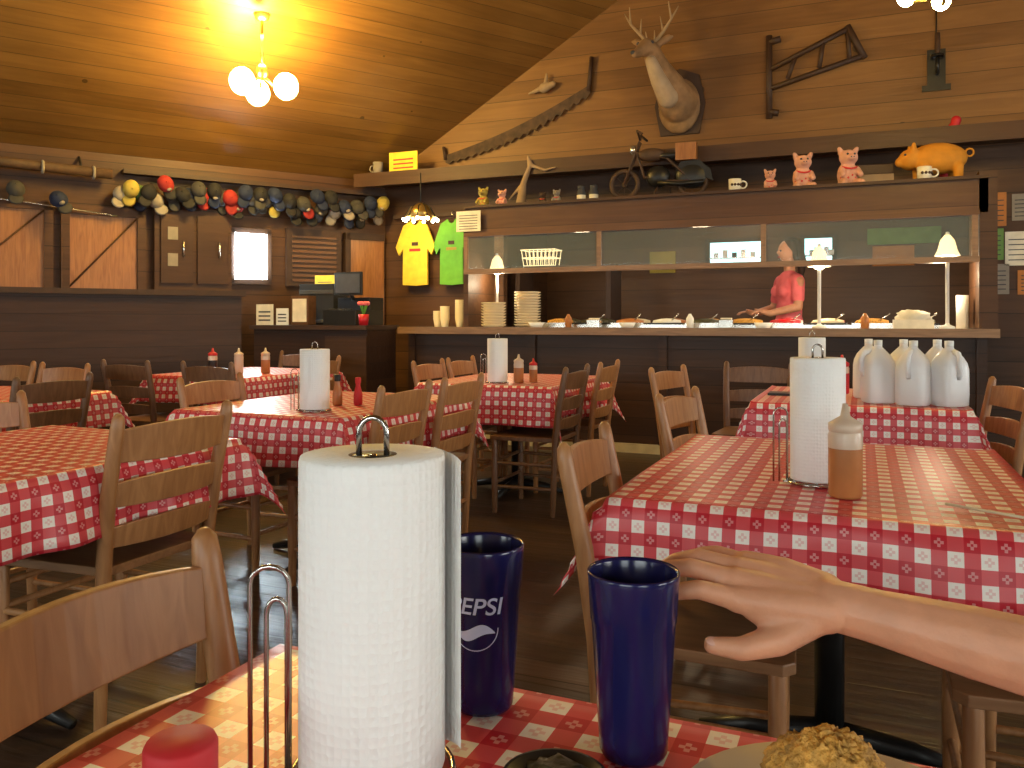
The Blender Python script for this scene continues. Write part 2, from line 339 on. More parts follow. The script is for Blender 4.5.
# ------------------------------------------------------------------ serving counter and hood
b=B();b.box(-4.05,.85,7.0,7.8,.08,1.03,'wall_pan');b.box(-4.12,.92,6.9,7.85,1.03,1.08,'counter')
b.box(-4.12,.92,6.88,6.9,1.02,1.085,'trimw')
for x in(-4.05,-2.8,-1.6,-.4,.78): b.box(x,x+.07,6.97,7.0,.08,1.03,'wall_pan')
b.box(-4.05,.85,6.98,7.0,0,.08,'base')
b.make('serving_counter')
b=B()
b.box(-2.82,.62,7.18,7.7,1.081,1.11,'steel')
foods=['rice','dkfood','sauce','white','dkfood','rice','redp','plate']
for i in range(10):
    x=-2.76+i*.335
    b.box(x,x+.3,7.2,7.42,1.11,1.125,'black' if i%2 else 'steel');b.ell((x+.15,7.31,1.125),(.13,.1,.04),foods[i%8],14,6,None,.3,4)
    b.box(x,x+.3,7.45,7.68,1.11,1.125,'steel');b.ell((x+.15,7.56,1.125),(.13,.1,.04),foods[(i*3+1)%8],14,6,None,.3,4)
    b.tube([(x+.2,7.25,1.14),(x+.28,7.19,1.2)],.006,'steel')
b.make('buffet_food_trays')
b=B()
b.box(-3.45,.86,7.0,7.045,1.95,2.2,'hood');b.box(-3.45,.86,6.97,7.62,2.2,2.225,'beam')
b.box(-3.45,.8,6.96,7.0,1.93,1.965,'hood')
b.box(-3.45,.8,6.96,7.0,1.58,1.625,'trimw')
for x in(-3.45,-2.15,-.76,.75): b.box(x,x+.04,6.965,6.995,1.6,1.95,'trimw')
b.box(.80,.92,7.0,7.62,1.085,2.26,'wall_dk');b.box(-3.47,-3.42,7.0,7.6,1.085,2.2,'wall_dk')
b.box(-3.42,.8,7.6,7.64,2.0,2.2,'wall_dk')
b.box(-3.42,.8,6.975,6.98,1.62,1.94,'glass')
b.make('buffet_hood')
b=B();b.box(-3.52,-3.27,6.950,6.958,1.98,2.17,'paper')
for k in range(6): b.box(-3.49,-3.30,6.948,6.951,2.0+k*.025,2.006+k*.025,'ink')
b.make('posted_notice')
def heat_lamp(x,y,zs,z=1.083):
    b=B();h=zs-z;b.lathe([(.0,0),(.055,0),(.055,.015),(.02,.03),(.012,.04)],'white',16)
    b.tube([(0,0,.03),(0,0,h+.12),(.0,-.01,h+.14)],.014,'white')
    b.lathe([(.02,.16),(.05,.12),(.07,.04),(.09,0),(.08,.0),(.06,.04),(.04,.11),(.0,.14)],'shade',20,(0,0,h-.04))
    b.ell((0,0,h-.02),(.05,.05,.045),'bulbw');b.make('heat_lamp',(x,y,z))
heat_lamp(-.32,7.11,1.62);heat_lamp(.60,7.11,1.68);heat_lamp(-3.3,7.4,1.66)
b=B()
for k in range(13): b.lathe([(0,0),(.09,0),(.13,.02),(.13,.026),(.09,.008),(0,.008)],'plate',24,(0.,0,k*.026))
b.make('plate_stack',(-2.97,7.38,1.083))
b=B()
for k in range(9): b.lathe([(0,0),(.09,0),(.12,.02),(.12,.026),(.09,.008),(0,.008)],'plate',24,(0.,0,k*.026))
b.make('plate_stack',(-3.22,7.14,1.083))
for (x,y,h) in[(-3.72,7.1,.16),(-3.58,7.15,.2),(-3.85,7.2,.12),(-3.66,7.3,.24)]:
    b=B()
    for k in range(int(h/.025)): b.lathe([(.03,0),(.045,.09),(.047,.09),(.032,0)],'plate',14,(0,0,k*.022))
    b.make('paper_cup_stack',(x,y,1.083))
# clutter in front of the trays
for i,(x,y) in enumerate([(-2.75,7.05),(-2.45,7.08),(-2.2,7.06),(-1.9,7.07),(-1.35,7.06),(-1.05,7.08),(-.75,7.06),(.02,7.06)]):
    b=B()
    if i%3==0: b.lathe([(0,0),(.05,0),(.075,.045),(.07,.045),(.048,.008),(0,.008)],'white',20);b.ell((0,0,.025),(.055,.055,.02),'rice',14,6,None,.3,4);b.make('serving_bowl',(x,y,1.083))
    elif i%3==1: b.lathe([(0,0),(.03,0),(.033,.08),(.02,.1),(.01,.12),(0,.12)],'sauce' if i%2 else 'white',16);b.make('dressing_bottle',(x,y,1.083))
    else: b.box(-.06,.06,-.045,.045,0,.07,'steel');b.box(-.045,.045,-.03,.03,.07,.085,'paper');b.make('napkin_dispenser',(x,y,1.083),0,.004)
b=B()
for k in range(9): b.tube([(-.2+.05*k,-.1,0),(-.22+.055*k,-.13,.2)],.005,'shade',5);b.tube([(-.2+.05*k,.1,0),(-.22+.055*k,.13,.2)],.005,'shade',5);b.tube([(-.2+.05*k,-.1,0),(-.2+.05*k,.1,0)],.005,'shade',5)  # basket wires glow through an emissive material, though they are no lamp
for z in(0,.1,.2):
    q=.03*z/.2;b.tube([(-.2-q,-.1-q,z),(.2+q,-.1-q,z),(.2+q,.1+q,z),(-.2-q,.1+q,z),(-.2-q,-.1-q,z)],.007,'shade',6)
b.make('wire_basket',(-3.18,8.3,1.73)).scale=(.85,.85,.85)
b=B();b.box(-3.45,-2.3,8.1,8.5,1.69,1.72,'darkwood');b.box(-3.4,-3.35,8.1,8.5,.12,1.69,'darkwood');b.box(-2.4,-2.35,8.1,8.5,.12,1.69,'darkwood');b.make('kitchen_shelf')
b=B();b.box(-.14,.14,-.08,.08,0,.07,'paper');b.ell((0,0,.09),(.13,.08,.05),'paper',12,6,None,.5,3);b.make('napkin_pile',(.36,7.05,1.083))
b=B();b.lathe([(0,0),(.045,0),(.045,.26),(0,.26)],'white',18,(0,0,0));b.make('foam_cup_stack',(.72,7.3,1.083))

# cashier counter
b=B();b.box(-5.44,-4.15,6.4,6.9,0,1.06,'wall_pan');b.box(-5.46,-4.13,6.35,6.93,1.06,1.1,'darkwood');b.box(-4.6,-4.15,6.385,6.4,.1,1.0,'beam');b.make('cashier_counter')
b=B();b.box(-.2,.2,-.2,.2,0,.14,'black');b.poly([(-.2,.14),(.2,.14),(.2,.26),(-.2,.26)],'black',.2);b.box(-.17,.17,-.08,-.06,.28,.50,'black');b.box(-.15,.15,-.085,-.08,.3,.48,'ink');b.tube([(0,.0,.24),(0,-.05,.32)],.02,'black')
for k in range(4):
    for j in range(3): b.box(-.15+k*.05,-.115+k*.05,-.18+j*.05,-.15+j*.05,.14,.155,'grey_cloth')
b.make('cash_register',(-4.45,6.63,1.102),-8,.006)
b=B();b.box(-.2,.2,-.12,.12,0,.4,'black_cloth');b.box(-.2,.2,-.125,-.12,.3,.34,'grey_cloth');b.box(-.15,.15,-.15,-.12,.02,.05,'steel');b.make('drink_dispenser',(-4.9,6.78,1.102),0,.01)
def sign(nm,loc,w,h,m,rz=0,lines=3,im='ink'):
    b=B();b.box(-w/2,w/2,0,.01,0,h,m)
    for k in range(lines): b.box(-w*.35,w*.35,-.002,0,h*(.2+.6*k/max(1,lines)),h*(.2+.6*k/max(1,lines))+h*.07,im)
    b.tube([(0,.01,h*.5),(0,.06,0)],.006,'black');return b.make(nm,loc,rz)
sign('table_sign',(-5.33,6.42,1.102),.2,.2,'paper');sign('table_sign',(-5.12,6.42,1.102),.14,.16,'white')
sign('counter_sign',(-4.9,6.8,1.503),.24,.09,'yellow_sign',0,1)
b=B();b.box(-.1,.1,-.06,.06,0,.28,'hood');b.box(-.08,.08,-.065,-.06,.03,.25,'paper');b.make('brochure_rack',(-4.93,6.5,1.102))
b=B();b.lathe([(0,0),(.04,0),(.05,.1),(.045,.1),(0,.02)],'redp',16)
for k in range(8): b.tube([(0,0,.08),(.04*math.cos(k*.8),.04*math.sin(k*.8),.2)],.004,'green_cloth',5);b.ell((.04*math.cos(k*.8),.04*math.sin(k*.8),.2),.02,'pink_shirt',8,6)
b.make('flower_vase',(-4.2,6.42,1.102))

def shirt(x,m,nm='hanging_tshirt',w=.40):
    b=B();pts=[(-w*.38,.06),(0,.05),(w*.38,.06),(w*.37,.45),(w*.50,.38),(w*.60,.47),(w*.36,.70),(w*.13,.75),(w*.07,.715),(0,.70),(-w*.07,.715),(-w*.13,.75),(-w*.36,.70),(-w*.60,.47),(-w*.50,.38),(-w*.37,.45)]
    b.poly(pts,m,.03);b.tube([(-w*.33,.015,.69),(0,.015,.77),(w*.33,.015,.69)],.008,'darkwood');b.tube([(0,.015,.77),(0,.02,.82)],.005,'steel')
    b.box(-w*.17,w*.17,-.003,0,.42,.45,'redink' if m=='yellow_cloth' else 'yellow_cap');b.box(-w*.1,w*.1,-.003,0,.48,.52,'rust')
    b.make(nm,(x,7.78,1.47),0,.006)
shirt(-4.44,'yellow_cloth');shirt(-4.0,'green_cloth',w=.36)
b=B();b.box(-4.75,-3.75,7.84,7.89,2.26,2.3,'darkwood')
for x in (-4.44,-4.0): b.tube([(x,7.86,2.3),(x,7.8,2.31),(x,7.79,2.27)],.006,'steel')
b.make('trim_shirt_rail')
b=B();b.lathe([(.02,.16),(.1,.12),(.17,.0),(.165,0),(.09,.11),(0,.14)],'brass',20)
for k in range(10): b.tube([(.17*math.cos(k*.628),.17*math.sin(k*.628),0),(.1*math.cos(k*.628),.1*math.sin(k*.628),.12),(.02,0,.16)],.006,'dkmetal',5);b.ell((.17*math.cos(k*.628),.17*math.sin(k*.628),-.01),.018,'bulbw',8,6)
b.ell((0,0,.05),.05,'bulbw');b.tube([(0,0,.15),(0,0,.46)],.006,'dkmetal');b.make('pendant_lamp',(-4.1,7.3,2.17))

def paper(x,z,w,h,m,nm='wall_notice'):
    b=B();b.box(-w/2,w/2,-.006,0,-h/2,h/2,m)
    for k in range(5): b.box(-w*.38,w*.38,-.008,-.006,h*(-.35+.15*k),h*(-.35+.15*k)+.008,'ink')
    b.make(nm,(x,7.895,z))
paper(1.02,2.07,.16,.28,'orange_paper');paper(.99,1.78,.18,.26,'green_paper');paper(1.19,1.74,.2,.28,'paper');paper(1.02,1.49,.2,.25,'white_cloth');paper(1.22,2.08,.16,.22,'white_cloth');paper(1.28,1.46,.2,.2,'orange_paper')

# ------------------------------------------------------------------ things on ledge & hood top
HT=2.227
o=sign('wooden_sign',(-4.45,7.55,2.702),.34,.22,'yellow_sign',0,3,'redink')
b=B();b.lathe([(0,0),(.05,0),(.055,.13),(.05,.13),(.045,.02),(0,.01)],'white_cloth',16);b.torus((-.065,0,.065),.035,.008,'white_cloth','Y',14);b.make('coffee_mug',(-4.76,7.55,2.702))
def pig(nm,loc,s,m,rz=0):
    b=B();b.ell((0,0,.11),(.085,.075,.11),m);b.ell((0,-.02,.25),(.075,.07,.065),m);b.ell((0,-.09,.24),(.032,.03,.026),m)
    for q in(-1,1):
        b.chain([(q*.05,0,.29),(q*.07,-.01,.325)],[.028,.018],m);b.chain([(q*.06,-.04,.15),(q*.07,-.1,.1)],[.028,.022],m);b.chain([(q*.05,-.03,.04),(q*.065,-.13,.03)],[.04,.03],m)
    p=empty(nm,loc,rz);p.scale=(s,)*3
    b.make('body',parent=p,remesh=.008,smooth=3)
    c=B()
    for q in(-1,1): c.ell((q*.028,-.083,.27),.009,'ink');c.ell((q*.011,-.119,.24),.005,'ink')
    c.tube([(-.06,-.05,.17),(-.03,-.078,.155),(0,-.086,.15),(.03,-.078,.155),(.06,-.05,.17)],.007,'redink')
    for k in range(6): c.ell((.075*math.cos(-2.6+k*.4),.068*math.sin(-2.6+k*.4),.08+.02*(k%2)),.01,'redink',6,5)
    c.make('face',parent=p)
pig('pig_figurine',(-.46,7.3,HT),.95,'pink',15);pig('pig_figurine',(-.11,7.3,HT),1.0,'pink',20);pig('pig_figurine',(-.72,7.3,HT),.6,'pink',10);pig('pig_figurine',(-3.4,7.3,HT),.65,'yellow_cap');pig('pig_figurine',(-3.2,7.3,HT),.55,'pink',0);pig('pig_figurine',(-2.64,7.3,HT),.45,'white_cloth');pig('pig_figurine',(-2.78,7.3,HT),.4,'rust')
for x in(-2.4,-2.28):
    b=B();b.lathe([(0,0),(.04,0),(.042,.1),(.03,.13),(.034,.14),(.034,.165),(0,.165)],'ink',14);b.lathe([(.0425,.03),(.0425,.08)],'paper',14);b.make('seasoning_jar',(x,7.3,HT))
for x in(-.98,.44):
    b=B();b.lathe([(0,0),(.05,0),(.052,.1),(.047,.1),(.044,.01),(0,.01)],'paper',16);b.torus((.065,0,.05),.03,.007,'paper','Y',14)
    for k in range(5): b.ell((.051*math.cos(-1.3+k*.5-.6),.051*math.sin(-1.3+k*.5-.6),.05),.012,'rust',6,5)
    b.make('coffee_mug',(x,7.08,HT))
b=B();b.chain([(0,0,.05),(0.03,0,.25),(.1,0,.42)],[.05,.03,.02],'antler');b.chain([(.03,0,.25),(-.12,0,.1)],[.02,.01],'antler');b.chain([(.1,0,.42),(.25,0,.36),(.36,0,.38)],[.02,.015,.008],'antler');b.chain([(.1,0,.42),(.08,0,.5)],[.03,.015],'white')
b.make('antler_decoration',(-3.05,7.4,HT),remesh=.01,smooth=2)
p=empty('piggy_bank',(.55,7.33,HT),10)
b=B();b.ell((0,0,.2),(.22,.12,.125),'toyorange');b.ell((-.2,0,.2),(.09,.085,.085),'toyorange');b.ell((-.28,0,.18),(.035,.04,.04),'toyorange')
for x in(-.13,.13):
    for y in(-.07,.07): b.chain([(x,y,.12),(x,y,.035)],[.04,.035],'toyorange')
for y in(-.06,.06): b.chain([(-.19,y,.26),(-.19,y*1.2,.31)],[.03,.016],'toyorange')
b.make('body',parent=p,remesh=.01,smooth=3)
b=B();b.torus((.23,0,.24),.03,.008,'toyorange','Y',12);b.ell((-.25,-.06,.23),.01,'ink');b.make('tail_and_eyes',parent=p)
b=B();b.chain([(0,0,.04),(0,0,.38)],[.04,.06],'redcap');b.chain([(0,0,.38),(.07,0,.50)],[.06,.04],'redcap');b.ell((.08,0,.54),.04,'redcap');b.chain([(-.02,0,.38),(-.12,0,.48)],[.05,.025],'redcap');b.make('rooster_figurine',(.62,7.56,HT+.0),remesh=.012,smooth=2)
b=B();b.box(-.15,.15,-.1,.1,0,.12,'card');b.box(-.15,.15,-.1,.1,.121,.2,'beam');b.make('cardboard_box',(.08,7.49,HT),5,.004)
b=B()
for x in(-.3,.3):
    b.torus((x,0,.145),.12,.022,'rust','Y',24);b.lathe([(.0,-.02),(.025,-.02),(.025,.02),(0,.02)],'rust',10,T=Matrix.Translation((x,0,.14))@Matrix.Rotation(pi/2,4,'X'))
    for k in range(8): b.tube([(x,0,.14),(x+.12*math.cos(k*pi/4),0,.14+.12*math.sin(k*pi/4))],.004,'rust',5)
for q in(-.03,.03):
    b.tube([(-.3,q,.14),(-.2,q,.42),(-.16,q,.52)],.012,'rust');b.tube([(.3,q,.14),(.02,q,.16),(-.12,q,.2),(-.19,q,.42),(.08,q,.36),(.3,q,.14)],.012,'rust')
b.tube([(-.12,-.16,.56),(-.17,-.1,.6),(-.16,0,.54),(-.17,.1,.6),(-.12,.16,.56)],.011,'rust')
b.ell((-.06,0,.40),(.13,.06,.06),'rust');b.ell((.12,0,.38),(.13,.06,.035),'black')
b.ell((0,0,.2),(.11,.07,.1),'dkmetal');b.ell((-.22,0,.45),(.035,.045,.045),'steel');b.tube([(.0,-.05,.14),(.2,-.06,.12),(.4,-.06,.13)],.02,'dkmetal')
b.ell((.3,0,.2),(.15,.045,.12),'dkmetal')
b.poly([(.16,.24),(.2,.32),(.36,.33),(.46,.24),(.48,.14),(.4,.18),(.34,.26),(.24,.27)],'dkmetal',.06,Matrix.Translation((0,-.03,0)))
b.box(.16,.34,-.06,.06,.33,.48,'ply')
b.tube([(0,-.04,.1),(-.02,-.14,0.01)],.01,'rust');b.tube([(.1,.04,.1),(.1,.12,0.01)],.01,'rust')
b.make('model_motorcycle',(-1.68,7.3,HT+.003),5)

# ------------------------------------------------------------------ gable wall decorations
b=B();N_=18;top=[];bot=[]
for k in range(N_+1):
    f=k/N_;x=-4.1+1.62*f;z=2.86+.58*f-.06*math.sin(pi*f)
    top.append((x,z+.05));bot.append((x,z-.03-.03*math.sin(pi*f)+(0)))
    if k<N_: bot.append((x+.045,z-.065-.03*math.sin(pi*f)+.016))
b.poly(top+bot[::-1],'rust',.01)
b.tube([(-2.5,0,3.42),(-2.47,0,3.76)],.022,'darkwood');b.tube([(-4.1,0,2.86),(-4.12,0,3.0)],.02,'darkwood');b.make('crosscut_saw',(0,7.84,0))
b=B();b.chain([(0,0,0),(.1,0,.03)],[.05,.03],'antler');b.chain([(.02,0,.02),(.03,0,.14)],[.03,.01],'antler');b.chain([(-.02,0,0),(-.16,0,-.04)],[.03,.01],'rust');b.make('carved_bird',(-2.97,7.82,3.5),remesh=.008)
b=B()
def bar(p,q,r=.025): b.tube([(p[0],0,p[1]),(q[0],0,q[1])],r,'darkwood',6)
bar((-.78,2.99),(-.78,3.74),.03);bar((-.8,3.42),(-.1,3.72));bar((-.8,3.25),(0,3.46));bar((-.62,3.33),(-.55,3.53),.02);bar((-.35,3.4),(-.32,3.62),.02);bar((-.1,3.44),(-.12,3.7),.02);bar((-.12,3.74),(.02,3.44),.03);bar((-.78,3.68),(-.68,3.7),.03);bar((-.78,3.05),(-.7,3.03),.03)
b.make('antique_yoke_frame',(0,7.84,0))
b=B();b.box(-.07,.07,0,.02,-.2,.1,'dkmetal');b.tube([(0,0,-.1),(0,-.12,-.12),(0,-.12,0)],.015,'dkmetal');b.lathe([(.05,0),(.05,.02),(.0,.02)],'dkmetal',12,(0,-.12,0));b.lathe([(.02,.02),(.02,.2),(0,.2)],'rust',10,(0,-.12,0));b.box(-.11,.11,0,.03,-.25,-.2,'dkmetal');b.tube([(0,.01,.1),(0,.01,.45)],.006,'dkmetal');b.make('candle_sconce',(.58,7.86,3.35))
p=empty('deer_head_mount',(-1.60,7.86,3.2));p.scale=(.92,.92,.95)
b=B();b.ell((0,-.03,-.02),(.22,.08,.28),'deer');b.chain([(0,-.08,0),(-.06,-.2,.12),(-.14,-.33,.28),(-.2,-.42,.44)],[.2,.165,.12,.09],'deer')
b.chain([(-.2,-.42,.44),(-.23,-.5,.46),(-.28,-.62,.38),(-.3,-.68,.35)],[.09,.085,.05,.036],'deer')
for q in(-1,1): b.chain([(-.2+q*.06,-.4,.5),(-.2+q*.16,-.38,.56),(-.2+q*.21,-.38,.57)],[.035,.036,.012],'deer')
b.make('neck_and_head',parent=p,remesh=.012,smooth=4)
b=B();b.chain([(-.19,-.46,.33),(-.13,-.385,.16),(-.06,-.27,.02)],[.06,.085,.11],'deerw');b.make('throat_patch',parent=p,remesh=.012,smooth=4)
b=B();b.ell((-.315,-.70,.36),(.025,.02,.02),'ink')
for q in(-1,1): b.ell((-.235+q*.07,-.53,.49),.018,'ink')
for q in(-1,1):
    base=Vector((-.2+q*.035,-.42,.52))
    b.tube([base,base+Vector((q*.08,.02,.1)),base+Vector((q*.17,-.02,.2)),base+Vector((q*.16,-.1,.34))],[.02,.017,.013,.005],'antler')
    b.tube([base+Vector((q*.08,.02,.1)),base+Vector((q*.06,-.02,.24))],[.013,.004],'antler');b.tube([base+Vector((q*.17,-.02,.2)),base+Vector((q*.24,0,.32))],[.012,.004],'antler');b.tube([base,base+Vector((q*.01,-.05,.1))],[.012,.004],'antler')
b.make('antlers_eyes_nose',parent=p)
b=B();b.poly([(-.2,-.3),(.2,-.3),(.26,0),(.2,.28),(0,.36),(-.2,.28),(-.26,0)],'darkwood',.03,Matrix.Translation((0,-.01,0)));b.make('plaque',parent=p)

# ------------------------------------------------------------------ chandeliers
def chandelier(loc,top,energy,up_e=0,R=.075,n=3):
    p=empty('chandelier',loc)
    b=B();b.tube([(0,0,.1),(0,0,top)],.012,'brass');b.lathe([(0,top-.06),(.05,top-.05),(.07,top)],'brass',16);b.ell((0,0,.1),(.05,.05,.07),'brass')
    for k in range(n):
        a=2*pi*k/n+.35;cx,cy=math.cos(a),math.sin(a)
        b.tube([(0,0,.08),(.1*cx,.1*cy,-.02),(.19*cx,.19*cy,.0),(.2*cx,.2*cy,.03)],.01,'brass')
        b.lathe([(.02,0),(.035,.02),(.035,.03)],'brass',12,(.2*cx,.2*cy,.02))
    b.make('frame',parent=p)
    b=B()
    for k in range(n):
        a=2*pi*k/n+.35;b.ell((.2*math.cos(a),.2*math.sin(a),.03 if n>3 else -.02),(R,R,R*1.1),'bulb')
    b.make('bulbs',parent=p)
    for z,e_ in((.25,energy),(max(.3,top-.16),up_e)):
        if not e_: continue
        l=bpy.data.lights.new('chandelier_light','POINT');l.energy=e_;l.color=(1,.62,.13);l.shadow_soft_size=.15
        lo=bpy.data.objects.new('chandelier_light',l);bpy.context.collection.objects.link(lo);lo.location=(0,.0,z);lo.parent=p
chandelier((-4.55,5.45,3.09),.58,125,110,.10)
chandelier((.42,5.06,2.93),2.2,80,0,.05,5)
chandelier((-4.6,2.6,3.9),1.1,45,30)

# ------------------------------------------------------------------ tables
def table(x0,x1,y0,y1,drop=.2,seed=0,nm='dining_table'):
    cx,cy=(x0+x1)/2,(y0+y1)/2;W=(x1-x0)/2;H=(y1-y0)/2;z0=.75;st=.025
    p=empty(nm,(cx,cy,0))
    nx=int(round((2*W+2*drop)/st));ny=int(round((2*H+2*drop)/st))
    vs=[];uv=[];fs=[]
    for j in range(ny+1):
        for i in range(nx+1):
            a=-(W+drop)+i*(2*W+2*drop)/nx;c=-(H+drop)+j*(2*H+2*drop)/ny
            ox=max(0,abs(a)-W);oy=max(0,abs(c)-H);sx=1 if a>0 else -1;sy=1 if c>0 else -1
            x=min(W,max(-W,a));y=min(H,max(-H,c));r=math.hypot(ox,oy)
            k=r/drop
            fl=.012*min(1,k*4)+.022*k
            wx=.014*math.sin(c*17+seed)*k+.008*math.sin(c*37+seed*2)*k;wy=.014*math.sin(a*16+seed*1.7)*k
            if ox>0: x+=sx*(fl+(wx if oy==0 else wx*.3)+ (.32*min(ox,oy)))
            if oy>0: y+=sy*(fl+(wy if ox==0 else wy*.3)+ (.32*min(ox,oy)))
            z=z0-r*.97 if r>0 else z0
            if r>0: z+=.004
            z+=.0012*math.sin(a*9+seed)*math.sin(c*7)
            vs.append((x,y,z));uv.append((a+.01*seed,c+.017*seed))
    for j in range(ny):
        for i in range(nx):
            q=j*(nx+1)+i;fs.append((q,q+1,q+nx+2,q+nx+1))
    me=bpy.data.meshes.new('tablecloth');me.from_pydata(vs,[],fs);me.materials.append(M['cloth'])
    ul=me.uv_layers.new(name='UVMap')
    for l in me.loops: ul.data[l.index].uv=uv[l.vertex_index]
    for q in me.polygons: q.use_smooth=True
    o=bpy.data.objects.new('tablecloth',me);bpy.context.collection.objects.link(o);o.parent=p
    s=o.modifiers.new('s','SOLIDIFY');s.thickness=.002;s.offset=0
    b=B();b.box(-W+.005,W-.005,-H+.005,H-.005,.715,.745,'darkwood');b.make('top_board',parent=p,bevel=.004)
    b=B();b.tube([(0,0,.03),(0,0,.72)],.038,'dkmetal',14)
    for a in range(4):
        c,s_=math.cos(a*pi/2),math.sin(a*pi/2);b.tube([(0,0,.06),(.2*c,.2*s_,.045),(.34*c,.34*s_,.015)],[.035,.025,.015],'dkmetal',8)
    b.box(-.2,.2,-.2,.2,.7,.715,'dkmetal');b.make('pedestal',parent=p)
    return p
table(-.66,.24,-.28,.825,.2,1)
table(-.53,.37,1.79,2.9,.15,2.3)
table(-2.83,-1.93,1.1,2.2,.2,3.1)
table(-2.83,-1.93,2.8,3.9,.22,4)
table(-2.6,-1.7,4.6,5.7,.25,5.2)
table(-4.8,-3.9,2.3,3.4,.2,6.4)
table(-4.8,-3.9,4.5,5.6,.2,7.7)
table(-.5,.45,4.15,5.2,.2,8.1)

# ------------------------------------------------------------------ chairs
def chair_mesh(m,seat):
    b=B()
    for q in(-1,1):
        b.tube([(q*.185,-.17,0),(q*.188,-.18,.25),(q*.19,-.19,.45),(q*.198,-.215,.65),(q*.203,-.255,.84),(q*.203,-.259,.868),(q*.203,-.26,.88)],[.016,.019,.021,.021,.019,.016,.006],m,12)
        b.tube([(q*.205,.19,0),(q*.205,.19,.2),(q*.205,.19,.45)],[.016,.02,.019],m,10)
        for z in(.16,.3): b.tube([(q*.187,-.175,z),(q*.205,.19,z)],.011,m,8)
    for z in(.18,.31): b.tube([(-.205,.19,z),(.205,.19,z)],.011,m,8)
    b.tube([(-.187,-.18,.22),(.187,-.18,.22)],.011,m,8)
    for z,h in((.79,.09),(.655,.065),(.54,.055)):
        vs=[];fs=[];n=10
        yb={.79:-.245,.655:-.215,.54:-.2}[z]
        for i in range(n+1):
            f=i/n*2-1;x=f*.195;y=yb-.03*(1-f*f);hh=h/2*(1-.12*f*f)+.004
            for (dy,dz) in((-.007,-hh),(-.010,hh+.008*(1-f*f)),(.005,hh+.008*(1-f*f)),(.008,-hh)): vs.append((x,y+dy-(dz*.12),z+dz))
        for i in range(n):
            for k in range(4): a=i*4+k;c=i*4+(k+1)%4;fs.append((a,c,c+4,a+4))
        fs.append((3,2,1,0));fs.append((n*4,n*4+1,n*4+2,n*4+3));b.add(vs,fs,m)
    pts=[(-.19,-.2),(.19,-.2),(.225,.2),(.2,.225),(-.2,.225),(-.225,.2)]
    vs=[(x,y,.435) for x,y in pts]+[(x,y,.46) for x,y in pts];k=len(pts)
    b.add(vs,[tuple(range(k))[::-1],tuple(range(k,2*k))]+[(i,(i+1)%k,(i+1)%k+k,i+k) for i in range(k)],seat)
    return b.mesh('ladderback')
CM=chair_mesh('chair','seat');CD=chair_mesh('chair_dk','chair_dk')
def chair(bx,by,face,dk=False,s=1):
    a=math.radians(face);inst('dining_chair',CD if dk else CM,(bx+math.cos(a)*.25,by+math.sin(a)*.25,0),face-90,.003,s)
chair(-.765,.63,4)
chair(-1.86,1.84,180,s=1.02)
chair(-2.97,1.98,0)
chair(-1.83,3.12,180);chair(-1.82,3.66,180)
chair(-2.96,3.18,0)
chair(-.61,1.92,4)
chair(-.65,3.2,-8)
chair(.63,1.95,180);chair(.72,2.5,180)
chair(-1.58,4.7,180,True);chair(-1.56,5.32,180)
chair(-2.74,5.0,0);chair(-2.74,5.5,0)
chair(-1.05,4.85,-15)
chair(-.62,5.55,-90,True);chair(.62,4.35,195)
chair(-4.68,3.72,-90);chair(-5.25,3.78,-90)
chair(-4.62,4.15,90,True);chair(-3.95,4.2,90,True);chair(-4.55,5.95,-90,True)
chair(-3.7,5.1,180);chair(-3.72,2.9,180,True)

# ------------------------------------------------------------------ paper towel rolls
def roll(x,y,flap=False,h=.28,r=.064,arm=200):
    p=empty('paper_towel_holder',(x,y,.753))
    b=B();prof=[(.021,.01),(r*.98,.01),(r,.014),(r,h*.5),(r,h-.004),(r*.98,h),(.021,h)]
    b.lathe(prof,'towel',48);b.lathe([(.021,h),(.0205,.01)],'card',24)
    if flap:
        vs=[];fs=[];n=10
        for i in range(n+1):
            f=i/n;a=math.radians(62-52*f);rr=r+.001+.016*f*f
            vs.append((rr*math.cos(a),rr*math.sin(a),.012+.02*f));vs.append((rr*math.cos(a),rr*math.sin(a),h-.003*f))
        for i in range(n): fs.append((2*i,2*i+2,2*i+3,2*i+1))
        b.add(vs,fs,'towel',True)
    b.make('paper_roll',parent=p)
    b=B();b.torus((0,0,.004),.07,.003,'chrome');b.tube([(-.07,0,.004),(.07,0,.004)],.003,'chrome',6);b.tube([(0,-.07,.004),(0,.07,.004)],.003,'chrome',6)
    b.tube([(0,0,.004),(0,0,h-.0)],.004,'chrome',8)
    dx,dy=math.cos(math.radians(23)),math.sin(math.radians(23))
    pts=[(-.012*dx,-.012*dy,h-.01)]
    for k in range(9):
        a=pi-pi*k/8;pts.append((.012*dx*math.cos(a),.012*dy*math.cos(a),h+.018+.014*math.sin(a)))
    pts.append((.012*dx,.012*dy,h-.01));b.tube(pts,.0026,'chrome',8)
    b.lathe([(0,h-.004),(.018,h-.004),(.018,h-.001),(0,h-.001)],'dkmetal',18)
    a=math.radians(arm)
    for R,wd,hh in((.089,.017,.168),(.083,.009,.140)):
        c=Vector((R*math.cos(a),R*math.sin(a),0));t=Vector((dx,dy,0))*wd
        pts=[c-t+Vector((0,0,.004)),c-t+Vector((0,0,hh-.02))]
        for k in range(9):
            q=pi-pi*k/8;pts.append(c+t*math.cos(q)+Vector((0,0,hh+.015*math.sin(q))))
        pts+= [c+t+Vector((0,0,hh-.02)),c+t+Vector((0,0,.004))];b.tube(pts,.0022,'chrome',8)
    b.tube([(0,0,.004),c+Vector((0,0,.004))],.003,'chrome',6)
    b.make('wire_stand',parent=p)
roll(-.393,.615,True,.28,.063,arm=205)
